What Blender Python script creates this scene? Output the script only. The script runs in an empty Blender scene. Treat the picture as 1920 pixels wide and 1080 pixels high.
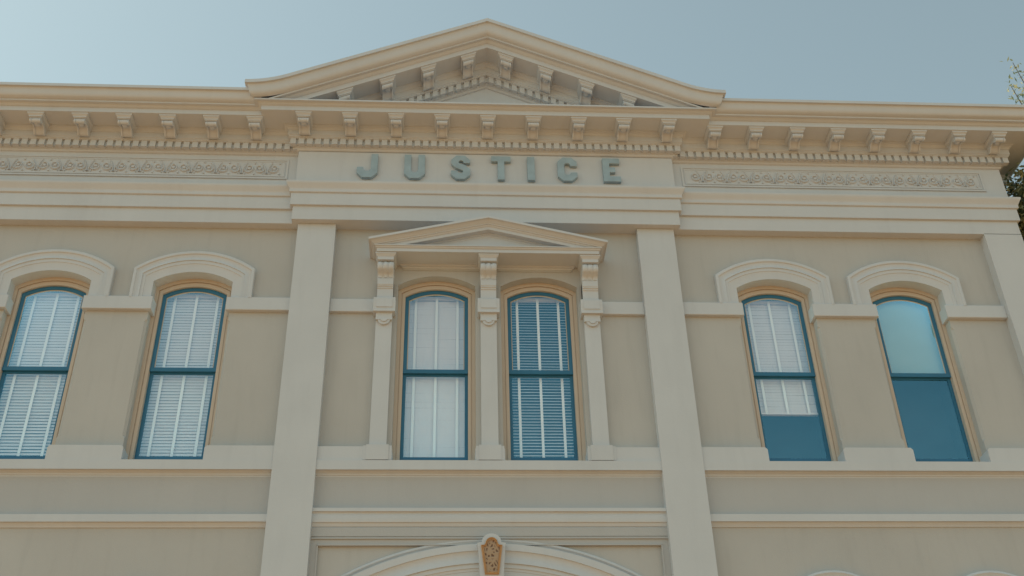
import bpy, bmesh, math, random
from mathutils import Vector, Matrix
C = bpy.context.scene.collection
SC = bpy.context.scene
PI = math.pi
# ------------------------------------------------------------------ camera
cam_d = bpy.data.cameras.new("camera"); cam = bpy.data.objects.new("camera", cam_d); C.objects.link(cam)
cam_d.sensor_width = 36.0; cam_d.lens = 2050.0/1920.0*36.0
cam_d.clip_start = 0.1; cam_d.clip_end = 6000
right = Vector((0.99823556, -0.0550696, -0.02220586))
up = Vector((-0.01196564, -0.55286586, 0.83318435))
fwd = Vector((0.05815999, 0.83144854, 0.5525493))
m = Matrix((right, up, -fwd)).transposed().to_4x4()
m.translation = Vector((-0.587, -13.5, 1.6))
cam.matrix_world = m
SC.camera = cam
# ------------------------------------------------------------------ light
SUN_EL = math.radians(56); SUN_AZ = math.radians(-84)      # azimuth from +Y, clockwise towards +X
w = bpy.data.worlds.new("World"); SC.world = w; w.use_nodes = True
nt = w.node_tree; nt.nodes.clear()
out = nt.nodes.new("ShaderNodeOutputWorld"); bg = nt.nodes.new("ShaderNodeBackground")
sky = nt.nodes.new("ShaderNodeTexSky"); sky.sky_type = 'NISHITA'; sky.sun_disc = False
sky.sun_elevation = SUN_EL; sky.sun_rotation = SUN_AZ
sky.air_density = 0.9; sky.dust_density = 0.6; sky.ozone_density = 1.0; sky.altitude = 0
hs = nt.nodes.new("ShaderNodeHueSaturation"); hs.inputs['Saturation'].default_value = 0.72
nt.links.new(sky.outputs[0], hs.inputs['Color']); tint = nt.nodes.new("ShaderNodeMixRGB"); tint.blend_type = "MULTIPLY"; tint.inputs[0].default_value = 1.0; tint.inputs[2].default_value = (1.17, 1.23, 0.94, 1)
nt.links.new(hs.outputs[0], tint.inputs[1]); nt.links.new(tint.outputs[0], bg.inputs[0])
bg.inputs[1].default_value = 0.15
nt.links.new(bg.outputs[0], out.inputs[0])
sd = bpy.data.lights.new("sun", 'SUN'); sd.energy = 3.0; sd.angle = math.radians(0.5); sd.color = (1.0, 0.90, 0.78)
so = bpy.data.objects.new("sun", sd); C.objects.link(so)
sdir = Vector((math.sin(SUN_AZ)*math.cos(SUN_EL), math.cos(SUN_AZ)*math.cos(SUN_EL), math.sin(SUN_EL)))
so.rotation_euler = sdir.to_track_quat('Z', 'Y').to_euler(); so.location = (0, 0, 40)
SC.view_settings.view_transform = 'Standard'; SC.view_settings.look = 'None'
SC.view_settings.exposure = 0.25; SC.view_settings.gamma = 1.0
SC.cycles.max_bounces = 10; SC.cycles.diffuse_bounces = 6; SC.cycles.transparent_max_bounces = 12

# ------------------------------------------------------------------ materials
def mat(name, col, rough=0.7, mottle=0.06, scale=1.5, bump=0.0, bscale=60, spec=0.3, metal=0.0, streak=0.0):
    M = bpy.data.materials.new(name); M.use_nodes = True; t = M.node_tree
    b = t.nodes['Principled BSDF']; b.inputs['Roughness'].default_value = rough
    b.inputs['Specular IOR Level'].default_value = spec; b.inputs['Metallic'].default_value = metal
    tc = t.nodes.new('ShaderNodeTexCoord')
    n = t.nodes.new('ShaderNodeTexNoise'); n.inputs['Scale'].default_value = scale; n.inputs['Detail'].default_value = 6
    t.links.new(tc.outputs['Object'], n.inputs['Vector'])
    r = t.nodes.new('ShaderNodeValToRGB')
    r.color_ramp.elements[0].position = 0.3; r.color_ramp.elements[1].position = 0.7
    r.color_ramp.elements[0].color = (*[c*(1-mottle) for c in col], 1)
    r.color_ramp.elements[1].color = (*[min(1, c*(1+mottle)) for c in col], 1)
    t.links.new(n.outputs['Fac'], r.inputs['Fac']); last = r.outputs[0]
    if streak:
        mp = t.nodes.new('ShaderNodeMapping'); mp.inputs['Scale'].default_value = (5, 1.5, 0.6)
        n2 = t.nodes.new('ShaderNodeTexNoise'); n2.inputs['Scale'].default_value = 1.6; n2.inputs['Detail'].default_value = 8
        t.links.new(tc.outputs['Object'], mp.inputs[0]); t.links.new(mp.outputs[0], n2.inputs['Vector'])
        r2 = t.nodes.new('ShaderNodeValToRGB'); r2.color_ramp.elements[0].position = 0.52; r2.color_ramp.elements[1].position = 0.8
        t.links.new(n2.outputs['Fac'], r2.inputs['Fac'])
        mu = t.nodes.new('ShaderNodeMath'); mu.operation = 'MULTIPLY'; mu.inputs[1].default_value = streak
        t.links.new(r2.outputs[0], mu.inputs[0])
        mx = t.nodes.new('ShaderNodeMixRGB'); mx.inputs[2].default_value = (*[c*0.6 for c in col], 1)
        t.links.new(mu.outputs[0], mx.inputs[0]); t.links.new(last, mx.inputs[1]); last = mx.outputs[0]
    t.links.new(last, b.inputs['Base Color'])
    if bump:
        n3 = t.nodes.new('ShaderNodeTexNoise'); n3.inputs['Scale'].default_value = bscale; n3.inputs['Detail'].default_value = 4
        t.links.new(tc.outputs['Object'], n3.inputs['Vector'])
        bp = t.nodes.new('ShaderNodeBump'); bp.inputs['Strength'].default_value = bump; bp.inputs['Distance'].default_value = 0.01
        t.links.new(n3.outputs['Fac'], bp.inputs['Height']); t.links.new(bp.outputs[0], b.inputs['Normal'])
    return M
TRIM = mat('trim_paint', (0.555, 0.585, 0.615), 0.55, 0.03, 1.2, 0.12, 40, streak=0.10)
WALL = mat('wall_paint', (0.475, 0.475, 0.462), 0.8, 0.05, 0.7, 0.25, 70, streak=0.16)
PANEL = mat('panel_paint', (0.455, 0.465, 0.47), 0.75, 0.03, 0.9, 0.2, 70, streak=0.08)
CREAM = mat('frame_cream_paint', (0.57, 0.485, 0.40), 0.5, 0.03, 2)
BLUE = mat('sash_blue_paint', (0.025, 0.15, 0.27), 0.4, 0.08, 3, spec=0.5)
LETTER = mat('letter_teal_paint', (0.32, 0.43, 0.50), 0.55, 0.10, 6, 0.2, 30)
TERRA = mat('terracotta', (0.50, 0.29, 0.14), 0.6, 0.08, 14)
ROOF = mat('roof_metal', (0.35, 0.36, 0.36), 0.5, 0.05)
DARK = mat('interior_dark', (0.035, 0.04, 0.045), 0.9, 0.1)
BLIND = mat('blind_white', (0.66, 0.555, 0.53), 0.5, 0.02, 3)
TAPE = mat('blind_tape', (0.74, 0.67, 0.63), 0.8, 0.02, 3)
SHADE = mat('shade_teal', (0.26, 0.29, 0.22), 0.8, 0.03, 3)
GROUND = mat('ground_warm_bounce', (0.42, 0.245, 0.115), 0.9, 0.15, 0.6, 0.3, 20)  # unseen ground, tinted orange to throw warm bounce light up onto the facade
BARK = mat('bark', (0.09, 0.065, 0.045), 0.9, 0.3, 8, 0.6, 30)
SCROLL = mat('frieze_relief_paint', (0.555, 0.58, 0.61), 0.6, 0.03, 2)

def plaque_mat():
    M = bpy.data.materials.new('plaque_openwork'); M.use_nodes = True; t = M.node_tree
    b = t.nodes['Principled BSDF']; b.inputs['Roughness'].default_value = 0.7
    tc = t.nodes.new('ShaderNodeTexCoord')
    v = t.nodes.new('ShaderNodeTexVoronoi'); v.feature = 'DISTANCE_TO_EDGE'; v.inputs['Scale'].default_value = 24
    mp = t.nodes.new('ShaderNodeMapping'); mp.inputs['Scale'].default_value = (1, 0.001, 0.8)
    t.links.new(tc.outputs['Object'], mp.inputs[0]); t.links.new(mp.outputs[0], v.inputs['Vector'])
    r = t.nodes.new('ShaderNodeValToRGB')
    r.color_ramp.elements[0].position = 0.16; r.color_ramp.elements[0].color = (0.42, 0.30, 0.20, 1)
    r.color_ramp.elements[1].position = 0.30; r.color_ramp.elements[1].color = (0.15, 0.085, 0.05, 1)
    t.links.new(v.outputs['Distance'], r.inputs[0]); t.links.new(r.outputs[0], b.inputs['Base Color'])
    bp = t.nodes.new('ShaderNodeBump'); bp.invert = True; bp.inputs['Strength'].default_value = 0.8; bp.inputs['Distance'].default_value = 0.02
    t.links.new(v.outputs['Distance'], bp.inputs['Height']); t.links.new(bp.outputs[0], b.inputs['Normal'])
    return M
OPENW = plaque_mat()

def glass_mat():
    M = bpy.data.materials.new('window_glass'); M.use_nodes = True; t = M.node_tree; t.nodes.clear()
    o = t.nodes.new('ShaderNodeOutputMaterial'); mx = t.nodes.new('ShaderNodeAddShader')
    tr = t.nodes.new('ShaderNodeBsdfTransparent'); tr.inputs[0].default_value = (0.94, 0.95, 0.94, 1)
    gl = t.nodes.new('ShaderNodeBsdfGlossy'); gl.inputs['Roughness'].default_value = 0.015; gl.inputs['Color'].default_value = (0.62, 0.95, 1, 1)
    fr = t.nodes.new('ShaderNodeFresnel'); fr.inputs['IOR'].default_value = 1.55
    ma = t.nodes.new('ShaderNodeMath'); ma.operation = 'MULTIPLY_ADD'; ma.inputs[1].default_value = 1.0; ma.inputs[2].default_value = 0.18; ma.use_clamp = True
    tc = t.nodes.new('ShaderNodeTexCoord'); n = t.nodes.new('ShaderNodeTexNoise'); n.inputs['Scale'].default_value = 1.8
    bp = t.nodes.new('ShaderNodeBump'); bp.inputs['Strength'].default_value = 0.15; bp.inputs['Distance'].default_value = 0.05
    t.links.new(tc.outputs['Object'], n.inputs['Vector']); t.links.new(n.outputs['Fac'], bp.inputs['Height']); t.links.new(bp.outputs[0], gl.inputs['Normal'])
    vm = t.nodes.new('ShaderNodeVectorMath'); vm.operation = 'SCALE'; vm.inputs[0].default_value = (0.40, 0.98, 1.25)
    t.links.new(fr.outputs[0], ma.inputs[0]); t.links.new(ma.outputs[0], vm.inputs['Scale']); t.links.new(vm.outputs[0], gl.inputs['Color'])
    t.links.new(tr.outputs[0], mx.inputs[0]); t.links.new(gl.outputs[0], mx.inputs[1]); t.links.new(mx.outputs[0], o.inputs[0])
    return M
GLASS = glass_mat()

def leaf_mat(name, c1, c2, c3):
    M = bpy.data.materials.new(name); M.use_nodes = True; t = M.node_tree
    b = t.nodes['Principled BSDF']; b.inputs['Roughness'].default_value = 0.55
    g = t.nodes.new('ShaderNodeNewGeometry'); r = t.nodes.new('ShaderNodeValToRGB')
    e = r.color_ramp.elements; e[0].color = (*c1, 1); e[1].color = (*c3, 1); x = e.new(0.5); x.color = (*c2, 1)
    t.links.new(g.outputs['Random Per Island'], r.inputs[0]); t.links.new(r.outputs[0], b.inputs['Base Color'])
    b.inputs['Transmission Weight'].default_value = 0.0
    tr = t.nodes.new('ShaderNodeBsdfTranslucent'); mx = t.nodes.new('ShaderNodeMixShader'); mx.inputs[0].default_value = 0.45
    t.links.new(r.outputs[0], tr.inputs[0]); t.links.new(b.outputs[0], mx.inputs[1]); t.links.new(tr.outputs[0], mx.inputs[2])
    t.links.new(mx.outputs[0], t.nodes['Material Output'].inputs[0])
    return M
LEAF = leaf_mat('leaf_green', (0.05, 0.11, 0.09), (0.28, 0.31, 0.17), (0.66, 0.60, 0.33))

# ------------------------------------------------------------------ helpers
class MB:
    def __init__(s): s.v = []; s.f = []
    def add(s, vs, fs):
        o = len(s.v); s.v += [tuple(v) for v in vs]; s.f += [tuple(i+o for i in f) for f in fs]
    def box(s, x0, x1, y0, y1, z0, z1):
        s.add([(x0,y0,z0),(x1,y0,z0),(x1,y1,z0),(x0,y1,z0),(x0,y0,z1),(x1,y0,z1),(x1,y1,z1),(x0,y1,z1)],
              [(0,3,2,1),(4,5,6,7),(0,1,5,4),(1,2,6,5),(2,3,7,6),(3,0,4,7)])
    def frustum(s, xa, za, ya0, ya1, xb, zb, yb0, yb1, cx=0):
        s.add([(cx-xa,ya0,za),(cx+xa,ya0,za),(cx+xa,ya1,za),(cx-xa,ya1,za),(cx-xb,yb0,zb),(cx+xb,yb0,zb),(cx+xb,yb1,zb),(cx-xb,yb1,zb)],
              [(0,3,2,1),(4,5,6,7),(0,1,5,4),(1,2,6,5),(2,3,7,6),(3,0,4,7)])
    def loft(s, rings, closed_ring=False, caps=False):
        n = len(rings[0]); o = len(s.v)
        for r in rings: s.v += [tuple(p) for p in r]
        for i in range(len(rings)-1):
            for j in range(n if closed_ring else n-1):
                a = o+i*n+j; b = o+i*n+(j+1) % n
                s.f.append((a, b, b+n, a+n))
        if caps:
            s.f.append(tuple(o+j for j in range(n))); s.f.append(tuple(o+(len(rings)-1)*n+j for j in range(n)))
    def sweep(s, prof, path, zfun=None):
        """prof: [(p,z)]; path: plan [(x,y[,dz])] travelled so that outside is on the right."""
        rings = []
        for k, q in enumerate(path):
            dz = q[2] if len(q) > 2 else 0
            P = Vector(q[:2])
            ns = []
            if k > 0: d = (P-Vector(path[k-1][:2])).normalized(); ns.append(Vector((d.y, -d.x)))
            if k < len(path)-1: d = (Vector(path[k+1][:2])-P).normalized(); ns.append(Vector((d.y, -d.x)))
            if len(ns) == 1: off = ns[0]
            elif (ns[0]-ns[1]).length < 1e-4: off = ns[0]
            else: off = (ns[0]+ns[1])/(1+ns[0].dot(ns[1]))
            rings.append([(P.x+off.x*p, P.y+off.y*p, (z+dz)) for p, z in prof])
        s.loft(rings)
    def prism(s, poly, y0, y1):
        """polygon in XZ (counter-clockwise seen from the front) between y0 (front) and y1, any simple polygon"""
        bm = bmesh.new(); vs = [bm.verts.new((x, y0, z)) for x, z in poly]
        es = [bm.edges.new((vs[i], vs[(i+1) % len(vs)])) for i in range(len(vs))]
        bmesh.ops.triangle_fill(bm, edges=es, use_beauty=True)
        bm.verts.index_update()
        o = len(s.v); s.v += [tuple(v.co) for v in bm.verts]
        s.f += [tuple(o+v.index for v in f.verts) for f in bm.faces]; bm.free()
        n = len(poly); o = len(s.v)
        s.v += [(x, y0, z) for x, z in poly]+[(x, y1, z) for x, z in poly]
        for i in range(n): j = (i+1) % n; s.f.append((o+i, o+j, o+n+j, o+n+i))
    def tube(s, pts, radii, n=8):
        rings = []
        for i, p in enumerate(pts):
            p = Vector(p); d = (Vector(pts[min(i+1, len(pts)-1)])-Vector(pts[max(i-1, 0)])).normalized()
            a = d.orthogonal().normalized(); b = d.cross(a)
            rings.append([p+radii[i]*(math.cos(2*PI*k/n)*a+math.sin(2*PI*k/n)*b) for k in range(n)])
        s.loft(rings, True, True)
    def build(s, name, material, parent=None, smooth=30, fix=True, label=None):
        me = bpy.data.meshes.new(name); me.from_pydata(s.v, [], s.f); me.update()
        bm = bmesh.new(); bm.from_mesh(me)
        bmesh.ops.remove_doubles(bm, verts=bm.verts, dist=1e-5)
        if fix: bmesh.ops.recalc_face_normals(bm, faces=bm.faces)
        bm.to_mesh(me); bm.free()
        if smooth:
            me.polygons.foreach_set('use_smooth', [True]*len(me.polygons)); me.set_sharp_from_angle(angle=math.radians(smooth))
        me.materials.append(material)
        o = bpy.data.objects.new(name, me); C.objects.link(o)
        if parent is not None: o.parent = parent
        if label: o['label'] = label
        return o
def empty(name, loc=(0,0,0)):
    o = bpy.data.objects.new(name, None); C.objects.link(o); o.location = loc; o.empty_display_size = 0.3; return o
def tag(o, label=None, cat=None, group=None, kind=None):
    for k, v in (('label', label), ('category', cat), ('group', group), ('kind', kind)):
        if v: o[k] = v
    return o
def arc(cx, zs, hw, rise, n=24):
    """points of a segmental arch from the left spring to the right spring"""
    R = (hw*hw+rise*rise)/(2*rise); zc = zs+rise-R; a = math.asin(min(1, hw/R))
    return [(cx+R*math.sin(t), zc+R*math.cos(t)) for t in [(-a+2*a*i/n) for i in range(n+1)]]

# ------------------------------------------------------------------ setting
g = MB(); g.add([(-1500,-1500,0),(1500,-1500,0),(1500,1500,0),(-1500,1500,0)], [(0,1,2,3)])
tag(g.build('ground', GROUND, smooth=0), kind='structure')

# ------------------------------------------------------------------ courthouse
B = empty('courthouse', (0,0,0))
tag(B, 'cream and beige two-storey courthouse with bracketed cornice, central gable and the word JUSTICE', 'courthouse')
CB = 2.95      # half width of the projecting centre bay (entablature)
EX = 8.31      # half width of the building
SIDE = [(-6.325, 0), (-4.30, 0), (4.30, 0), (6.325, 0)]
CEN = [(-0.755, 1), (0.755, 1)]
WINS = [-6.325, -4.30, -0.755, 0.755, 4.30, 6.325]
HW, ZS, RISE, ZB = 0.57, 10.595, 0.170, 7.74      # opening half width, spring, rise, bottom

# --- walls with arched openings
def opening_loop(cx, hw, e=0.0):
    return [(cx-hw-e, ZB), (cx-hw-e, 8.10), (cx-hw-e, 8.14), (cx-hw-e, 9.93), (cx-hw-e, 9.97)]+arc(cx, ZS, hw, RISE)+[(cx+hw+e, 9.97), (cx+hw+e, 9.93), (cx+hw+e, 8.14), (cx+hw+e, 8.10), (cx+hw+e, ZB)]
def wall_front():
    s = MB(); bm = bmesh.new()
    def loop(pts):
        vs = [bm.verts.new((x, 0, z)) for x, z in pts]
        return [bm.edges.new((vs[i], vs[(i+1) % len(vs)])) for i in range(len(vs))]
    E = loop([(-EX, 0), (EX, 0), (EX, 13.3), (-EX, 13.3)])
    for cx in WINS:
        ch = 0.035 if abs(cx) > 2 else 0.0
        inner = opening_loop(cx, HW); front = []
        for i, (x, z) in enumerate(inner):
            sx = -1 if x < cx else 1
            front.append((x+sx*ch, z) if (8.12 < z < 9.95) else (x, z))
        E += loop(front)
        depth = [0.035 if (8.12 < z < 9.95 and ch) else 0.0 for x, z in inner]
        s.loft([[(x, 0, z) for x, z in front], [(x, d, z) for (x, z), d in zip(inner, depth)], [(x, 0.32, z) for x, z in inner]])
        s.add([(cx-HW, 0, ZB), (cx+HW, 0, ZB), (cx+HW, 0.32, ZB+0.1), (cx-HW, 0.32, ZB+0.1)], [(0,1,2,3)])
    # big entrance arch, mostly below the picture
    A = [(-3.0, 0.02)]
    R = 3.40; zc = 2.75; a = math.acos(-0.0)
    pts = [(R*math.sin(t), zc+R*math.cos(t)) for t in [(-0.80+1.6*i/40) for i in range(41)]]
    pts = [(pts[0][0], 0.02)]+pts+[(pts[-1][0], 0.02)]
    E += loop(pts); s.loft([[(x, 0, z) for x, z in pts], [(x, 0.45, z) for x, z in pts]])
    bmesh.ops.triangle_fill(bm, edges=E, use_beauty=True)
    bm.verts.index_update(); o = len(s.v); s.v += [tuple(v.co) for v in bm.verts]
    s.f += [tuple(o+v.index for v in f.verts) for f in bm.faces]; bm.free()
    # flanks and back
    s.add([(EX,0,0),(EX,14,0),(EX,14,13.3),(EX,0,13.3)], [(0,1,2,3)])
    s.add([(-EX,0,0),(-EX,14,0),(-EX,14,13.3),(-EX,0,13.3)], [(3,2,1,0)])
    s.add([(-EX,14,0),(EX,14,0),(EX,14,13.3),(-EX,14,13.3)], [(3,2,1,0)])
    return s
wall_front().build('wall', WALL, B, smooth=25)
# interior shell behind the windows, so they look into rooms
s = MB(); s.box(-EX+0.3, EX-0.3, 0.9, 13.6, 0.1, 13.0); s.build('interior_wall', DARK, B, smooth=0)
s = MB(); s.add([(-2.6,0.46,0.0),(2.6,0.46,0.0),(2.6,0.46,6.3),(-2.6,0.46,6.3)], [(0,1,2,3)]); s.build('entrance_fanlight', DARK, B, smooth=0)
# roof
s = MB(); s.add([(-8.5,-0.18,13.63),(8.5,-0.18,13.63),(8.5,14.6,13.63),(-8.5,14.6,13.63),(-4.0,5,14.6),(4.0,5,14.6)], [(0,1,5,4),(1,2,5),(2,3,4,5),(3,0,4)])
s.build('roof', ROOF, B, smooth=0)

# --- panels of the storey band
s = MB()
for x0, x1 in ((-7.77, -2.86), (-2.30, 2.30), (2.86, 7.77)):
    s.box(x0, x1, -0.02, 0.001, 6.98, 7.56)
s.build('spandrel_panel', PANEL, B)
# --- pilasters and corner piers
for x0, x1 in ((-2.862, -2.295), (2.295, 2.862)):
    s = MB(); s.box(x0, x1, -0.14, 0.002, 0, 11.60); s.build('pilaster', TRIM, B)
for sg in (-1, 1):
    s = MB(); xa, xb = sorted((sg*7.77, sg*8.372))
    s.box(xa, xb, -0.15, 0.5, 0, 11.60); s.build('corner_pier', TRIM, B)

# --- entablature
def path(dz, base=0.0):
    f = 0.15
    return [(-EX-0.06, 14), (-EX-0.06, -f), (-CB, -f), (-CB, -f-0.10, dz), (CB, -f-0.10, dz), (CB, -f), (EX+0.06, -f), (EX+0.06, 14)]
ARCH = [(-0.26, 11.592), (0, 11.592), (0, 11.842), (0.04, 11.842), (0.04, 12.062), (0.062, 12.066), (0.068, 12.075), (0.068, 12.12), (0.072, 12.135), (0.085, 12.155), (0.105, 12.195), (0.118, 12.215), (0.12, 12.225), (0.12, 12.248), (0, 12.258)]
s = MB(); s.sweep(ARCH, path(0.012)); s.build('architrave', TRIM, B, smooth=30)
s = MB(); s.sweep([(0, 12.25), (0, 12.91)], path(0.02)); s.build('frieze', TRIM, B)
BED = [(0, 12.895), (0.012, 12.897), (0.028, 12.908), (0.034, 12.922), (0.034, 12.928), (0.055, 12.936), (0.055, 12.952), (0.092, 12.956), (0.092, 13.05), (0.145, 13.05), (0.145, 13.062), (0.158, 13.068), (0.158, 13.086), (0.168, 13.09), (0.168, 13.182), (0.178, 13.186), (0.183, 13.20), (0.20, 13.22), (0.222, 13.232), (0.236, 13.236), (0.236, 13.25), (0.55, 13.25)]
CORONA = [(0.55, 13.25), (0.55, 13.332), (0.562, 13.334), (0.572, 13.342), (0.588, 13.352), (0.60, 13.368), (0.65, 13.368), (0.65, 13.395)]
CYMA = [(0.65, 13.395), (0.675, 13.399), (0.70, 13.408), (0.72, 13.424), (0.733, 13.448), (0.742, 13.478), (0.749, 13.505), (0.757, 13.525), (0.766, 13.540), (0.80, 13.540), (0.80, 13.592), (0.0, 13.64)]
cp = path(0.03)
BED = [(p, z+0.01) for p, z in BED]; CORONA = [(p, z+0.01) for p, z in CORONA]; CYMA = [(p, z+0.01) for p, z in CYMA]
s = MB(); s.sweep(BED, cp); s.build('bed_moulding', TRIM, B, smooth=35)
s = MB(); s.sweep(CORONA, cp)
s.add([(-CB-0.65, -0.90, 13.435), (CB+0.65, -0.90, 13.435), (CB+0.65, -0.2, 13.45), (-CB-0.65, -0.2, 13.45)], [(0,1,2,3)])
s.build('corona', TRIM, B, smooth=35)
for sg in (-1, 1):
    s = MB(); pa = [(CB+0.55, -0.15), (EX+0.06, -0.15), (EX+0.06, 14)]
    if sg < 0: pa = [(-x, y) for x, y in reversed(pa)]
    s.sweep(CYMA, pa); s.build('cyma_moulding', TRIM, B, smooth=35)

# --- dentils (pattern of one course)
def dentils(x0, x1, yf, dz, pitch=0.13, w=0.088):
    s = MB(); n = round((x1-x0-w)/pitch); st = (x1-x0-w)/n
    for i in range(n+1):
        a = x0+i*st; s.box(a, a+w, yf-0.132, yf-0.05, 12.94+dz, 13.052+dz)
    return s
d = dentils(-EX-0.06-0.13, -CB-0.01, -0.15, 0.01); d.build('dentil_course', TRIM, B)
d = dentils(CB+0.01, EX+0.06+0.13, -0.15, 0.01); d.build('dentil_course', TRIM, B)
d = dentils(-CB-0.13, CB+0.13, -0.25, 0.04); d.build('dentil_course', TRIM, B)
s = MB()
for i in range(60):
    a = 0.05+i*0.13; s.box(EX+0.06+0.05, EX+0.06+0.132, a, a+0.088, 12.95, 13.062)
s.build('dentil_course', TRIM, B)

# --- modillion brackets
def bracket_mb(shear=0.0, k=1.0):
    """local: x centred, y outward negative from the frieze face, z relative to the soffit"""
    s = MB()
    s.box(-0.125, 0.125, -0.532, -0.16, -0.028*k, 0.004)
    s.frustum(0.096, -0.054*k, -0.500, -0.16, 0.120, -0.028*k, -0.526, -0.16)
    s.box(-0.100, 0.100, -0.504, -0.16, -0.070*k, -0.054*k)
    s.box(-0.090, 0.090, -0.488, -0.16, -0.082*k, -0.070*k)
    P = [(-0.165, -0.080), (-0.455, -0.080)]
    P += [(-0.452-0.040*math.cos(t), -0.122-0.040*math.sin(t)) for t in [(-PI/2+i*PI/8) for i in range(1, 9)]]
    P += [(-0.428, -0.150), (-0.412, -0.130), (-0.37, -0.112), (-0.33, -0.114), (-0.295, -0.130), (-0.27, -0.160), (-0.248, -0.183), (-0.222, -0.197), (-0.197, -0.198), (-0.178, -0.185), (-0.168, -0.165)]
    P = [(y, z*k) for y, z in P]
    hw = 0.082
    for x0, x1, q in ((-hw, -hw+0.022, 1), (hw-0.022, hw, 1), (-hw+0.022, hw-0.022, 0)):
        Q = P if q else [(y+(0.010 if z < -0.10 else 0), z+(0.012 if z < -0.10 else 0)) for y, z in P]
        s.loft([[(x0, y, z) for y, z in Q], [(x1, y, z) for y, z in Q]], True, True)
    # small leaf boss beneath the roll
    rings = []
    for i in range(7):
        t = PI*i/6
        rings.append([(0.046*math.sin(t)*math.cos(u), -0.385+0.055*math.cos(t), -0.118*k-0.028*math.sin(t)*math.sin(u)) for u in [PI*j/8 for j in range(9)]])
    s.loft(rings)
    if shear: s.v = [(x, y, z-shear*x) for x, y, z in s.v]
    return s
def bracket_copy(src, loc, rz=0):
    c = src.copy(); C.objects.link(c); c.parent = B; c.location = loc; c.rotation_euler = (0, 0, rz); return c
br = bracket_mb().build('bracket', TRIM, B, smooth=40); br.location = (0, -0.25, 13.29)
for i in range(-4, 5):
    if i: bracket_copy(br, (i*0.7135, -0.25, 13.29))
for i in range(8):
    for sg in (-1, 1): bracket_copy(br, (sg*(3.610+i*0.6625), -0.15, 13.26))
for i in range(4): bracket_copy(br, (EX+0.06, 0.52+i*0.6625, 13.26), PI/2)

# --- gable (raking cornice)
SL = 0.435; SOF = 14.75; K = 1.10
def rake_path_x(xe, n=60): return [(-xe+2*xe*i/n) for i in range(n+1)]
def zr(z, X): return SOF+(z-13.26)*K-SL*abs(X)
def rake(prof, name, xe_of, zf, smooth=35, clamp=13.42):
    s = MB(); rings = []; N = 100
    for i in range(-N, N+1):
        ring = []
        for p, z in prof:
            X = i/N*(CB+xe_of*p); Z = zf(z, X); ring.append((X, -0.25-p-0.002, max(Z, clamp)))
        rings.append(ring)
    s.loft(rings); return s
bedr = [(p, z) for p, z in BED]
rake(bedr, '', 1, zr).build('raking_bed_moulding', TRIM, B, smooth=35)
rake(CORONA, '', 1, zr).build('raking_corona', TRIM, B, smooth=35)
def zcy(z, X):
    f = (z-13.405)/(13.602-13.405)
    a = zr(13.405, X)+f*(15.17-(SOF+(13.405-13.26)*K)); b = 13.445+f*0.235
    k = 0.035; h = max(0.0, 1-abs(a-b)/(4*k)); return max(a, b)+h*h*k
s = MB(); rings = []; N = 120
xs = []
CY = CYMA[:-1]+[(0.62, 13.61)]
for i in range(-N, N+1):
    rings.append([(i/N*(CB+p), -0.25-p-0.002, zcy(z, i/N*(CB+p))) for p, z in CY])
L0 = [(-(CB+p), 0.6, zcy(z, CB+p)) for p, z in CY]; R0 = [((CB+p), 0.6, zcy(z, CB+p)) for p, z in CY]
s.loft([L0]+rings+[R0]); s.build('raking_cyma_moulding', TRIM, B, smooth=35)
# gable roof behind
s = MB(); s.add([(-3.7,-1.0,13.5),(0,-1.0,15.10),(3.7,-1.0,13.5),(-3.7,5,13.5),(0,5,15.10),(3.7,5,13.5)], [(0,1,4,3),(1,2,5,4),(3,4,5)])
s.v = [(x, y+0.15, z-0.03) for x, y, z in s.v]; s.build('gable_roof', ROOF, B, smooth=0)
s = MB(); s.add([(-2.6,-0.25,13.42),(2.6,-0.25,13.42),(0,-0.25,14.50)], [(0,1,2)]); s.build('tympanum', TRIM, B, smooth=0)
# raking dentils
s = MB(); n = 11
for sg in (-1, 1):
    for i in range(n):
        x0 = 0.035+0.127*i; x1 = x0+0.082
        zt = SOF+(13.052-13.25)*K; zb = SOF+(12.94-13.25)*K
        q = [(x0, zb-SL*x0), (x1, zb-SL*x1), (x1, zt-SL*x1), (x0, zt-SL*x0)]
        if q[2][1] < 13.46: continue
        q = [(sg*x, z) for x, z in q]
        s.loft([[(x, -0.382, z) for x, z in q], [(x, -0.30, z) for x, z in q]], True, True)
s.build('raking_dentil_course', TRIM, B)
bl = bracket_mb(SL, K).build('bracket', TRIM, B, smooth=40); brr = bracket_mb(-SL, K).build('bracket', TRIM, B, smooth=40)
for X in (0.305, 0.945, 1.592, 2.250):
    for sg, src in ((1, bl), (-1, brr)):
        loc = (sg*X, -0.25, SOF-SL*X)
        if X < 0.31: src.location = loc
        else: bracket_copy(src, loc)

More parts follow.
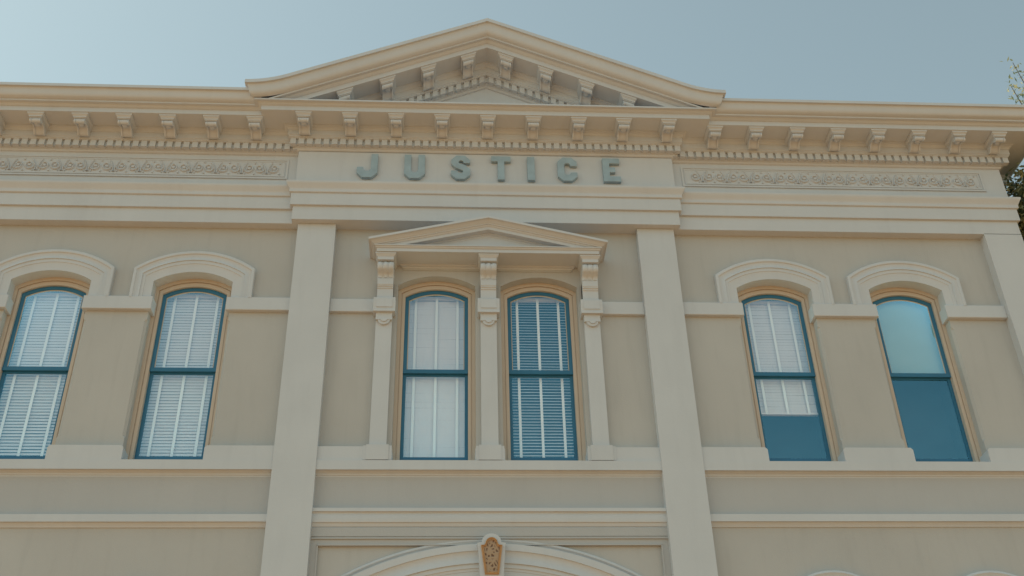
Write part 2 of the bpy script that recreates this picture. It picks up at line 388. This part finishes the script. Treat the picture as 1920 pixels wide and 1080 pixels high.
# --- frieze ornament panels
def frieze_panel(sg):
    x0, x1 = (3.10, 8.03); z0, z1 = 12.435, 12.835; y = -0.15
    s = MB()
    if sg < 0: x0, x1 = -x1, -x0
    # sunk looking frame: two nested fillets
    for a, h, p in ((0.0, 0.028, 0.022), (0.05, 0.014, 0.012)):
        X0, X1, Z0, Z1 = x0+a, x1-a, z0+a, z1-a*0.9
        s.box(X0, X1, y-p, y+0.01, Z0, Z0+h); s.box(X0, X1, y-p*0.5, y+0.01, Z1-h, Z1)
        s.box(X0, X0+h, y-p*0.7, y+0.01, Z0+h, Z1-h); s.box(X1-h, X1, y-p*0.7, y+0.01, Z0+h, Z1-h)
    s.build('frieze_panel_frame', TRIM, B)
    # scrolling foliage relief
    s = MB(); n = 12; per = (x1-x0-0.26)/n; zc = (z0+z1)/2+0.005; H = 0.105
    rnd = random.Random(5+sg)
    def strip(pts, w, p):
        L = []; Rr = []
        for i in range(len(pts)):
            a = Vector(pts[max(0, i-1)]); b = Vector(pts[min(len(pts)-1, i+1)]); d = (b-a).normalized(); nn = Vector((-d.y, d.x))
            ww = w*(0.45+0.55*math.sin(PI*(i+0.6)/len(pts)))
            c = Vector(pts[i]); L.append(c+nn*ww); Rr.append(c-nn*ww)
        rings = [[(l.x, y+0.002, l.y), (l.x*0.6+r.x*0.4, y-p, l.y*0.6+r.y*0.4), (l.x*0.4+r.x*0.6, y-p, l.y*0.4+r.y*0.6), (r.x, y+0.002, r.y)] for l, r in zip(L, Rr)]
        s.loft(rings)
    for i in range(n):
        cx = x0+0.13+per*(i+0.5)+rnd.uniform(-0.008, 0.008)
        for side in (-1, 1):
            sx = cx+side*per*0.285
            sp = []
            for j in range(17):
                t = j/16; a = t*2.1*PI; r = H*0.95*(1-0.74*t)
                sp.append((sx+side*(-r*math.cos(a)*0.86), zc-r*math.sin(a)*0.98))
            strip(sp, 0.017, 0.028)
            s.frustum(0.024, zc-0.02, y-0.018, y, 0.024, zc+0.02, y-0.018, y, cx=sx)
            # leaf diagonals
            strip([(cx+side*0.012, zc-H), (cx+side*0.022, zc-0.02), (cx+side*0.045, zc+0.05), (cx+side*0.078, zc+H*1.05)], 0.018, 0.024)
            strip([(cx+side*0.055, zc-H*1.05), (cx+side*0.060, zc-0.05), (cx+side*0.090, zc+0.01)], 0.012, 0.016)
        s.frustum(0.010, zc-H*1.1, y-0.02, y, 0.010, zc-H*0.85, y-0.02, y, cx=cx+per*0.5)
        s.frustum(0.010, zc+H*0.9, y-0.02, y, 0.010, zc+H*1.1, y-0.02, y, cx=cx+per*0.5)
    s.build('frieze_ornament', SCROLL, B, smooth=50)
frieze_panel(-1); frieze_panel(1)

# --- letters
def letter_polys():
    T = 0.105; Wd = 0.30; Hh = 0.47; c = 0.085
    D = {}
    D['J'] = (0.32, [(0.215,Hh),(0.215,0.165),(0.185,0.13),(0.135,0.13),(0.10,0.165),(0.10,0.205),(0,0.205),(0,c+0.01),(c,0),(0.235,0),(0.32,c+0.01),(0.32,Hh)])
    D['U'] = (0.32, [(0,Hh),(0,c),(c,0),(0.235,0),(0.32,c),(0.32,Hh),(0.215,Hh),(0.215,0.155),(0.18,0.12),(0.14,0.12),(0.105,0.155),(0.105,Hh)])
    D['S'] = (0.30, [(c,0),(0.215,0),(0.30,c),(0.30,0.195),(0.225,0.275),(0.12,0.325),(0.12,0.35),(0.14,0.37),(0.175,0.37),(0.195,0.345),(0.195,0.32),(0.298,0.32),(0.298,Hh-c),(0.215,Hh),(c,Hh),(0.005,Hh-c),(0.005,0.30),(0.07,0.225),(0.185,0.17),(0.19,0.145),(0.165,0.115),(0.135,0.115),(0.105,0.14),(0.105,0.165),(0,0.165),(0,c)])
    D['T'] = (0.305, [(0.10,0),(0.205,0),(0.205,0.365),(0.305,0.365),(0.305,Hh),(0,Hh),(0,0.365),(0.10,0.365)])
    D['I'] = (0.115, [(0,0),(0.115,0),(0.115,Hh),(0,Hh)])
    D['C'] = (0.305, [(c,0),(0.22,0),(0.305,c),(0.305,0.17),(0.20,0.17),(0.20,0.145),(0.175,0.12),(0.13,0.12),(0.105,0.145),(0.105,0.325),(0.13,0.35),(0.175,0.35),(0.20,0.325),(0.20,0.30),(0.305,0.30),(0.305,Hh-c),(0.22,Hh),(c,Hh),(0,Hh-c),(0,c)])
    D['E'] = (0.275, [(0,0),(0.275,0),(0.275,0.105),(0.105,0.105),(0.105,0.185),(0.195,0.185),(0.195,0.285),(0.105,0.285),(0.105,0.365),(0.27,0.365),(0.27,Hh),(0,Hh)])
    return D
LP = letter_polys()
for ch, cx in zip('JUSTICE', (-1.865, -1.133, -0.418, 0.215, 0.686, 1.258, 1.957)):
    wd, poly = LP[ch]; s = MB()
    s.prism([(cx-wd/2+x, 12.385+z) for x, z in poly], -0.312, -0.252)
    o = s.build('letter', LETTER, B, smooth=0); o['label'] = 'raised grey-teal capital letter '+ch
    bv = o.modifiers.new('bevel', 'BEVEL'); bv.width = 0.006; bv.segments = 2; bv.limit_method = 'ANGLE'

# --- windows
def arch_band(cx, hw0, hw1, rise0, rise1, zs0, zs1, zb, y0, y1, cz=True):
    """flat arched band between outer (0) and inner (1) outlines, front at y0, inner return to y1"""
    s = MB()
    o = [(cx-hw0, zb)]+arc(cx, zs0, hw0, rise0)+[(cx+hw0, zb)]
    i = [(cx-hw1, zb)]+arc(cx, zs1, hw1, rise1)+[(cx+hw1, zb)]
    s.loft([[(x, y1, z) for x, z in o], [(x, y0, z) for x, z in o], [(x, y0, z) for x, z in i], [(x, y1, z) for x, z in i]])
    return s
def window(cx, extra=None):
    f = arch_band(cx, 0.572, 0.520, 0.172, 0.155, ZS, 10.555, 7.78, 0.150, 0.23)
    g2 = arch_band(cx, 0.520, 0.508, 0.155, 0.150, 10.555, 10.545, 7.78, 0.172, 0.23); f.add(g2.v, g2.f)
    g2 = arch_band(cx, 0.508, 0.464, 0.150, 0.132, 10.545, 10.505, 7.78, 0.160, 0.25); f.add(g2.v, g2.f)
    W = f.build('window', CREAM, B, smooth=30)
    # upper sash
    s = arch_band(cx, 0.466, 0.412, 0.133, 0.118, 10.506, 10.462, 9.25, 0.198, 0.225)
    s.box(cx-0.466, cx+0.466, 0.192, 0.232, 9.225, 9.285); s.build('upper_sash', BLUE, W, smooth=30)
    s = arch_band(cx, 0.412, 0.400, 0.118, 0.112, 10.462, 10.452, 9.285, 0.212, 0.225); s.build('glazing_bead', CREAM, W)
    s = MB(); s.box(cx-0.466, cx-0.418, 0.235, 0.262, 7.80, 9.25); s.box(cx+0.418, cx+0.466, 0.235, 0.262, 7.80, 9.25)
    s.box(cx-0.418, cx+0.418, 0.235, 0.262, 7.80, 7.94); s.box(cx-0.466, cx+0.466, 0.236, 0.262, 9.20, 9.26)
    s.build('lower_sash', BLUE, W)
    a = [(cx-0.43, 9.27)]+arc(cx, 10.465, 0.43, 0.12)+[(cx+0.43, 9.27)]
    s = MB(); s.v = [(x, 0.216, z) for x, z in a]; s.f = [tuple(range(len(a)))]; s.build('pane', GLASS, W, smooth=0)
    s = MB(); s.v = [(cx-0.43, 0.25, 7.9), (cx+0.43, 0.25, 7.9), (cx+0.43, 0.25, 9.22), (cx-0.43, 0.25, 9.22)]; s.f = [(0,1,2,3)]; s.build('pane', GLASS, W, smooth=0)
    # room reveal behind the window
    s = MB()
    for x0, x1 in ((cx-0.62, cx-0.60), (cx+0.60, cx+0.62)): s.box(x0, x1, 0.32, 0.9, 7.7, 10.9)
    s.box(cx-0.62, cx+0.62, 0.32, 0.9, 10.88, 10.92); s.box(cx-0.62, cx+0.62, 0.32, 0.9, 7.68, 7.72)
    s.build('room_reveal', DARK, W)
    return W
for cx in WINS: window(cx)

# blinds hang inside the rooms: things of their own
def blind(cx, zbot, tilt, label, tape_col=None, ztop=10.60, pitch=0.047, hw=0.44, open_low=None, tapes=(-0.31, 0.0, 0.31), stack=False):
    t = empty('venetian_blind', (cx, 0.34, zbot)); tag(t, label, 'blind', 'venetian blinds hanging in the upper windows')
    s = MB(); z = zbot+0.04; rnd = random.Random(int(cx*100))
    while z < ztop-0.05:
        tl = tilt if open_low is None else (tilt+(open_low-tilt)*max(0, min(1, (9.6-z)/1.5)))
        tl += rnd.uniform(-0.6, 0.6); a = math.radians(tl); c, sn = 0.025*math.cos(a), 0.025*math.sin(a)
        dy = rnd.uniform(-0.0015, 0.0015)
        # outer edge (towards the glass) hangs lower: closed look
        pts = [(-c+dy, -sn), (0+dy, 0.0030), (c+dy, sn)]
        rl = rnd.gauss(0, 0.0012); rings = [[(x, y, z-zbot+zz+rl*x/hw) for y, zz in pts] for x in (-hw, hw)]
        o = len(s.v); s.loft(rings)
        z += pitch if not (stack and z < zbot+0.11) else 0.012
    s.build('slats', BLIND, t, smooth=60, fix=False)
    s = MB(); s.box(-hw, hw, -0.03, 0.03, ztop-zbot-0.05, ztop-zbot); s.build('head_rail', BLIND, t)
    s = MB(); s.box(-hw, hw, -0.028, 0.028, 0.0, 0.028); s.build('bottom_rail', BLIND, t)
    for tx in tapes:
        s = MB(); s.box(tx-0.019, tx+0.019, -0.031, -0.030, 0.0, ztop-zbot-0.02); s.build('ladder_tape', TAPE, t)
    return t
blind(-6.325, 7.93, 76, 'white venetian blind in the leftmost window, slats opening towards the bottom', open_low=64)
blind(-4.30, 7.93, 76, 'white venetian blind with visible slats in the second window from the left', open_low=72)
blind(-0.755, 7.93, 86, 'pale fully closed blind in the left window under the small gable')
blind(0.755, 7.93, 42, 'open blue-looking blind with three bold white tapes in the right window under the small gable')
blind(4.30, 8.66, 82, 'half raised pale blind in the window just right of the right pilaster', stack=True)
t = MB(); t.box(-0.45, 0.45, -0.004, 0.004, 0, 1.36)
o = t.build('roller_shade', SHADE); o.location = (6.325, 0.31, 9.26)
tag(o, 'pale teal roller shade drawn over the upper pane of the rightmost window', 'shade')

# --- hood mouldings over the side windows
HP = [(0.325, 0.001), (0.325, -0.068), (0.318, -0.078), (0.29, -0.082), (0.278, -0.080), (0.268, -0.064), (0.24, -0.054), (0.21, -0.058), (0.19, -0.066), (0.178, -0.068), (0.176, -0.054), (0.13, -0.052), (0.126, -0.044), (0.122, -0.042), (-0.002, -0.040), (-0.002, 0.16)]
def hood(cx):
    s = MB(); zb = 10.30
    hw, rise = HW, RISE; R = (hw*hw+rise*rise)/(2*rise); zc = ZS+rise-R; A = math.asin(hw/R)
    rings = []
    # legs: left, arc, right; the shoulder is a mitre
    def leg(sx, z): return [(cx+sx*(hw+o*0.93), y, z) for o, y in HP]
    def shoulder(sx):
        r = []
        for o, y in HP:
            x = hw+o*0.93; Ro = R+o*1.08
            a = math.asin(min(1, x/Ro)); r.append((cx+sx*x, y, zc+Ro*math.cos(a)))
        return r
    rings.append(leg(-1, zb)); rings.append(shoulder(-1)); n = 30
    for i in range(1, n):
        ring = []
        for o, y in HP:
            x = hw+o*0.93; Ro = R+o*1.08; a = math.asin(min(1, x/Ro)); t = -a+2*a*i/n
            ring.append((cx+Ro*math.sin(t), y, zc+Ro*math.cos(t)))
        rings.append(ring)
    rings.append(shoulder(1)); rings.append(leg(1, zb))
    s.loft(rings); s.build('window_hood', TRIM, B, smooth=28)
for cx in (-6.325, -4.30, 4.30, 6.325): hood(cx)
# --- impost band
z0, z1 = 10.095, 10.312
def impost(x0, x1, yf, yb):
    s = MB(); s.box(x0, x1, yf, yb, z0, z1); o = s.build('impost_band', TRIM, B); bv = o.modifiers.new('b', 'BEVEL'); bv.width = 0.008; bv.segments = 2
e = HW-0.045
for x0, x1 in ((-7.77, -6.325-e), (-6.325+e, -4.30-e), (-4.30+e, -2.862), (2.862, 4.30-e), (4.30+e, 6.325-e), (6.325+e, 7.77)):
    impost(x0, x1, -0.075, 0.155)
for x0, x1 in ((-2.295, -1.63), (1.63, 2.295)): impost(x0, x1, -0.06, 0.01)
# --- sill course
SILL = [(-0.05, 7.53), (0.02, 7.535), (0.022, 7.552), (0.034, 7.556), (0.04, 7.575), (0.075, 7.594), (0.078, 7.600), (0.12, 7.600), (0.12, 7.735), (-0.20, 7.80)]
for x0, x1 in ((-7.77, -2.862), (-2.295, 2.295), (2.862, 7.77)):
    s = MB(); s.loft([[(x0, -p, z) for p, z in SILL], [(x1, -p, z) for p, z in SILL]]); s.build('sill_course', TRIM, B, smooth=25)
def sill_block(x0, x1, y=-0.115, z1=7.942, cl=True, cr=True, yb=0.16):
    c = 0.03; poly = [(x0, 7.70), (x1, 7.70)]
    poly += [(x1, z1-c), (x1-c, z1)] if cr else [(x1, z1)]
    poly += [(x0+c, z1), (x0, z1-c)] if cl else [(x0, z1)]
    s = MB(); s.prism(poly, y, yb)
    s.build('sill_block', TRIM, B, smooth=0)
for x0, x1 in ((-7.77, -6.325-e), (-6.325+e, -4.30-e), (-4.30+e, -2.862), (2.862, 4.30-e), (4.30+e, 6.325-e), (6.325+e, 7.77)):
    sill_block(x0, x1, cl=x0 not in (-7.77, 2.862), cr=x1 not in (-2.862, 7.77))
for x0, x1 in ((-2.295, -1.31), (-0.20, 0.20), (1.31, 2.295)):
    sill_block(x0, x1, y=-0.10, cl=x0 != -2.295, cr=x1 != 2.295)

# --- console posts and small gable over the centre pair
def half_post(cx):
    s = MB()
    s.box(cx-0.115, cx+0.115, -0.08, 0.001, 7.90, 10.62)
    s.build('post', TRIM, B)
    s = MB(); s.box(cx-0.150, cx+0.150, -0.119, 0.001, 7.745, 7.965); s.box(cx-0.19, cx+0.19, -0.108, 0.001, 7.745, 7.952)
    s.build('post_base', TRIM, B)
    # scrolled console: side profile (y,z) extruded
    P = [(0, 10.94), (-0.355, 10.94), (-0.355, 10.925), (-0.33, 10.895), (-0.325, 10.865), (-0.318, 10.855), (-0.318, 10.825), (0, 10.825)]
    s = MB()
    for (hw, P) in ((0.152, [(0, 10.94), (-0.362, 10.94), (-0.362, 10.918), (0, 10.918)]),
                    (0.118, [(0, 10.83), (-0.330, 10.83), (-0.330, 10.885), (0, 10.885)])):
        s.loft([[(cx-hw, y, z) for y, z in P], [(cx+hw, y, z) for y, z in P]], True, True)
    s.frustum(0.120, 10.883, -0.332, 0.0, 0.150, 10.92, -0.36, 0.0, cx)
    s.build('console_cap', TRIM, B)
    body = [(0, 10.832)]+[(-0.245-0.062*math.cos(t)-0.01, 10.755-0.075*math.sin(t)) for t in [(-PI/2+i*PI*0.86/9) for i in range(10)]]
    body += [(-0.215, 10.675), (-0.192, 10.655), (-0.178, 10.63), (-0.178, 10.615), (0, 10.615)]
    s = MB(); hw = 0.117; n = 24; rings = []
    for i in range(n+1):
        x = -hw+2*hw*i/n; u = (x+hw)/(2*hw)*3
        rr = 0.016*abs(math.sin(PI*u))**0.7
        edge = 0.0
        rings.append([(cx+x, y+((0.016-rr) if y < -0.17 else 0), z) for y, z in body])
    s.loft(rings, True, True)
    s.build('fluted_scroll', TRIM, B, smooth=40)
    s = MB()
    Q = [(0, 10.614), (-0.165, 10.614), (-0.165, 10.60), (-0.175, 10.59), (-0.175, 10.50), (-0.165, 10.49), (-0.168, 10.478), (-0.150, 10.465), (-0.150, 10.45), (-0.135, 10.44), (-0.128, 10.38), (-0.125, 10.28), (0, 10.28)]
    s.loft([[(cx-0.115, y, z) for y, z in Q], [(cx+0.115, y, z) for y, z in Q]], True, True)
    s.build('console_shaft', TRIM, B)
    Q = [(0, 10.285), (-0.155, 10.285), (-0.165, 10.275), (-0.168, 10.12), (-0.158, 10.09), (-0.158, 10.078), (-0.172, 10.07), (-0.172, 10.04), (0, 10.04)]
    s = MB(); s.loft([[(cx-0.158, y, z) for y, z in Q], [(cx+0.158, y, z) for y, z in Q]], True, True)
    s.box(cx-0.115, cx+0.115, -0.174, -0.15, 10.11, 10.25)
    s.build('console_block', TRIM, B)
    # pendant below the block with a half round drop
    s = MB(); s.box(cx-0.117, cx+0.117, -0.125, -0.02, 9.925, 10.042)
    poly = [(cx-0.085, 9.94), (cx+0.085, 9.94)]
    poly = [(cx+0.088*math.cos(t), 9.935+0.085*math.sin(t)) for t in [(PI+PI*i/14) for i in range(15)]]
    s.prism(poly, -0.118, -0.05)
    poly = [(cx+0.05*math.cos(t), 9.935+0.048*math.sin(t)) for t in [(PI+PI*i/12) for i in range(13)]]
    s.prism(poly, -0.136, -0.05)
    s.build('pendant', TRIM, B, smooth=35)
for cx in (-1.505, 0.0, 1.505): half_post(cx)
# small gable
GW = 1.26
GH = [(0.0, 10.895), (0.012, 10.897), (0.02, 10.915), (0.045, 10.925), (0.05, 10.943), (0.38, 10.943), (0.38, 10.997), (0.388, 10.999), (0.40, 11.01), (0.405, 11.022), (0.42, 11.024), (0.42, 11.04), (0.0, 11.055)]
s = MB(); s.sweep(GH, [(-GW, 0.01), (-GW, 0), (GW, 0), (GW, 0.01)]); s.build('gable_corona', TRIM, B, smooth=35)
GR = [(0.255, -0.222), (0.262, -0.215), (0.268, -0.195), (0.29, -0.185), (0.29, -0.171), (0.38, -0.171), (0.38, -0.122), (0.388, -0.119), (0.40, -0.108), (0.405, -0.097), (0.42, -0.095), (0.42, -0.083), (0.428, -0.078), (0.445, -0.066), (0.458, -0.052), (0.472, -0.044), (0.485, -0.040), (0.50, -0.038), (0.50, 0.0), (0.0, 0.02)]
s = MB(); rings = []; N = 50
for i in range(-N, N+1):
    ring = []
    for p, z in GR:
        X = i/N*(GW+p); Z = 11.535-0.242*abs(X)+z; ring.append((X, -p-0.002, max(Z, 11.02) if p < 0.41 else Z))
    rings.append(ring)
ends = [[(sg*(GW+p), 0.01, (max(11.535-0.242*(GW+p)+z, 11.02) if p < 0.41 else 11.535-0.242*(GW+p)+z)) for p, z in GR] for sg in (-1, 1)]
s.loft([ends[0]]+rings+[ends[1]]); s.build('gable_raking_moulding', TRIM, B, smooth=35)
s = MB(); s.add([(-1.7,-0.26,11.03),(1.7,-0.26,11.03),(0,-0.26,11.45)], [(0,1,2)]); s.build('gable_field', TRIM, B, smooth=0)
s = MB(); s.box(-GW, GW, -0.012, 0.002, 10.86, 10.90); s.build('gable_frieze', WALL, B)

# --- string courses and lower storey
SS = [(0, 6.838), (0.02, 6.842), (0.026, 6.858), (0.04, 6.872), (0.055, 6.892), (0.085, 6.895), (0.085, 6.995), (0, 7.01)]
for x0, x1 in ((-7.77, -2.862), (2.862, 7.77)):
    s = MB(); s.loft([[(x0, -p, z) for p, z in SS], [(x1, -p, z) for p, z in SS]]); s.build('string_course', TRIM, B, smooth=25)
CS = [(0.015, 6.815), (0.03, 6.82), (0.03, 6.838), (0.042, 6.842), (0.05, 6.86), (0.058, 6.885), (0.074, 6.888), (0.078, 6.90), (0.078, 6.985), (0.072, 7.005), (0.078, 7.02), (0.105, 7.026), (0.105, 7.072), (0, 7.085)]
s = MB(); s.loft([[(-2.295, -p, z) for p, z in CS], [(2.295, -p, z) for p, z in CS]]); s.build('string_course', TRIM, B, smooth=25)
# frame round the big arch
AZ, AR = 2.75, 3.93
s = MB()
s.box(-2.295, 2.295, -0.05, 0.001, 6.71, 6.82)
s.box(-2.295, 2.295, -0.062, 0.001, 6.672, 6.688); s.box(-2.295, 2.295, -0.040, 0.001, 6.60, 6.71)
for sg in (-1, 1):
    xa, xb = sorted((sg*2.205, sg*2.295)); s.box(xa, xb, -0.040, 0.001, 3.0, 6.60)
    xa, xb = sorted((sg*2.195, sg*2.212)); s.box(xa, xb, -0.052, 0.001, 3.0, 6.592)
s.box(-2.212, 2.212, -0.052, 0.001, 6.588, 6.604)
s.build('arch_frame', PANEL, B)
AP = [(AR, 0.0), (AR, -0.036), (AR-0.012, -0.044), (AR-0.03, -0.044), (AR-0.05, -0.020), (AR-0.08, -0.016), (AR-0.082, -0.085), (AR-0.17, -0.085), (AR-0.172, -0.070), (AR-0.20, -0.056), (AR-0.24, -0.052), (AR-0.28, -0.058), (AR-0.325, -0.072), (AR-0.33, -0.072), (AR-0.332, -0.050), (AR-0.385, -0.050), (AR-0.387, -0.040), (AR-0.40, -0.034), (AR-0.42, -0.034), (AR-0.422, -0.026), (AR-0.55, -0.026), (AR-0.55, 0.3)]
s = MB(); s.loft([[(r*math.sin(t), y, AZ+r*math.cos(t)) for r, y in AP] for t in [(-0.62+1.24*i/90) for i in range(91)]])
s.build('archivolt', TRIM, B, smooth=28)
# keystone
def key_outline(k, zb, up=0.0):
    o = []
    hwb, hwt = 0.138*k, 0.172*k
    o += [(-hwb, zb), (hwb, zb), (hwt, 6.535+up*0.4)]
    o += [(0.185*k, 6.575+up*0.6), (0.15*k, 6.582+up*0.6)]
    o += [(0.125*k*math.cos(t), 6.585+up*0.6+0.115*k*math.sin(t)) for t in [PI*i/14 for i in range(15)]][0:15]
    o += [(-0.15*k, 6.582+up*0.6), (-0.185*k, 6.575+up*0.6), (-hwt, 6.535+up*0.4)]
    return o
s = MB(); s.prism(key_outline(1.0, 6.0), -0.17, 0.0); s.build('keystone', TRIM, B, smooth=25)
def plaque(k, zt, zb):
    # shouldered, round-headed panel
    zs = zt-0.075
    o = [(-0.088*k, zb), (0.088*k, zb), (0.137*k, zs-0.025), (0.095*k, zs-0.022)]
    o += [(0.078*k*math.cos(t), zs+0.0+0.078*math.sin(t)) for t in [PI*i/12 for i in range(13)]]
    o += [(-0.095*k, zs-0.022), (-0.137*k, zs-0.025)]
    return o
po = plaque(1.0, 6.640, 6.165); pi_ = [(x*0.76, 6.39+(z-6.39)*0.88) for x, z in po]
s = MB(); s.loft([[(x, -0.165, z) for x, z in po], [(x, -0.195, z) for x, z in po], [(x*0.93, -0.20, 6.39+(z-6.39)*0.965) for x, z in po], [(x*0.86, -0.186, 6.39+(z-6.39)*0.93) for x, z in po], [(x, -0.192, z) for x, z in pi_], [(x, -0.174, z) for x, z in pi_]], True)
s.build('keystone_plaque_frame', TERRA, B, smooth=40)
s = MB(); s.prism(pi_, -0.178, -0.16); s.build('keystone_plaque', OPENW, B, smooth=0)
# hood tops of the ground floor windows
for X, zt in ((4.37, 6.235), (6.44, 6.225), (-4.37, 6.13), (-6.44, 6.13)):
    s = MB(); R = 0.86
    P = [(0, 0.0), (0, -0.08), (-0.03, -0.09), (-0.05, -0.075), (-0.11, -0.065), (-0.115, -0.05), (-0.24, -0.05), (-0.24, 0.0)]
    s.loft([[(X+(R+o)*math.sin(t), y, zt-R+(R+o)*math.cos(t)) for o, y in P] for t in [(-0.9+1.8*i/40) for i in range(41)]])
    s.build('ground_floor_window_hood', TRIM, B, smooth=30)
# side elevation: hood of a flank window
s = MB(); s.box(EX+0.0, EX+0.62, 0.78, 2.3, 12.13, 12.21); s.box(EX, EX+0.56, 0.84, 2.24, 12.03, 12.13); s.box(EX, EX+0.35, 0.9, 2.2, 11.9, 12.03)
s.build('flank_window_hood', TRIM, B)

# ------------------------------------------------------------------ tree
def tree(x, y, name, label):
    T = empty(name, (x, y, 0)); tag(T, label, 'tree'); rnd = random.Random(11)
    s = MB()
    s.tube([(0,0,0),(0.05,0.05,3),(-0.1,0.1,6),(0,0,9),(0.1,0,12)], [0.32,0.27,0.22,0.16,0.06], 10)
    limbs = []
    for i in range(26):
        z0 = rnd.uniform(8.2, 11.5); a = rnd.uniform(0, 2*PI); L = rnd.uniform(1.6, 3.2)*(1 if z0 < 9 else 0.8)
        p0 = Vector((0, 0, z0)); p2 = p0+Vector((math.cos(a)*L, math.sin(a)*L*0.8, L*rnd.uniform(0.3, 0.8))); p1 = (p0+p2)/2+Vector((0,0,0.25))
        limbs.append((p0, p1, p2)); s.tube([p0, p1, p2], [0.07, 0.045, 0.015], 6)
    shoots = [(-1.25, 0.55, 17.2), (-0.98, 0.6, 17.9), (-0.65, 0.5, 17.6), (-0.35, 0.4, 18.2), (0.2, 0.3, 18.0), (-1.05, 0.45, 16.6), (-0.7, 0.7, 16.9)]
    for q in shoots:
        q = Vector(q); p0 = Vector((q.x*0.6, q.y*0.6, 12.0)); s.tube([p0, (p0+q)/2+Vector((0.08,0,0)), q], [0.035, 0.022, 0.006], 5)
    s.build('trunk', BARK, T)
    c = MB()
    def leaf(p, L, W, d=None):
        d = d or Vector((rnd.gauss(0,1), rnd.gauss(0,1), rnd.gauss(0,0.7)-0.25)); d.normalize()
        n = d.orthogonal().normalized(); n.rotate(Matrix.Rotation(rnd.uniform(0, 2*PI), 3, d)); m_ = n.cross(d)*0.2
        p = Vector(p); o = len(c.v)
        c.v += [tuple(p), tuple(p+d*L*0.45+n*W+m_*W), tuple(p+d*L), tuple(p+d*L*0.45-n*W+m_*W)]; c.f.append((o, o+1, o+2, o+3))
    # crown: clusters through an uneven volume
    cl = []
    for i in range(330):
        for _ in range(50):
            u = Vector((rnd.uniform(-1,1), rnd.uniform(-1,1), rnd.uniform(-1,1)))
            if 0.35 < u.length < 1: break
        pos = Vector((u.x*3.15, u.y*2.5, 11.3+u.z*3.3)); cl.append(pos)
    # spray that reaches under the eaves beside the wall
    for i in range(170):
        cl.append(Vector((rnd.uniform(-3.4, -2.4), rnd.uniform(-2.15, -0.5), rnd.uniform(11.7, 13.1))))
    for pos in cl:
        for j in range(60):
            q = pos+Vector((rnd.gauss(0,0.24), rnd.gauss(0,0.22), rnd.gauss(0,0.20)))
            wx, wy = q.x+x, q.y+y
            if wx < 8.64+max(0.0, -wy)*0.55: continue
            if wx < 9.25 and q.z > 13.12: continue
            leaf(q, rnd.uniform(0.08, 0.15), rnd.uniform(0.018, 0.032))
    for q in shoots:
        q = Vector(q); p0 = Vector((q.x*0.6, q.y*0.6, 12.0))
        for j in range(230):
            t = rnd.uniform(0.35, 1.0); p = p0.lerp(q, t)+Vector((rnd.gauss(0,0.07), rnd.gauss(0,0.07), rnd.gauss(0,0.05)))
            leaf(p, rnd.uniform(0.08, 0.15), rnd.uniform(0.012, 0.022), Vector((rnd.gauss(0,0.7), rnd.gauss(0,0.7), rnd.uniform(0.1, 1))))
    o = c.build('crown', LEAF, T, smooth=0, fix=False)
    return T
tree(12.1, 1.7, 'leafy_tree', 'leafy green tree beside the right end of the courthouse with thin shoots above the cornice')
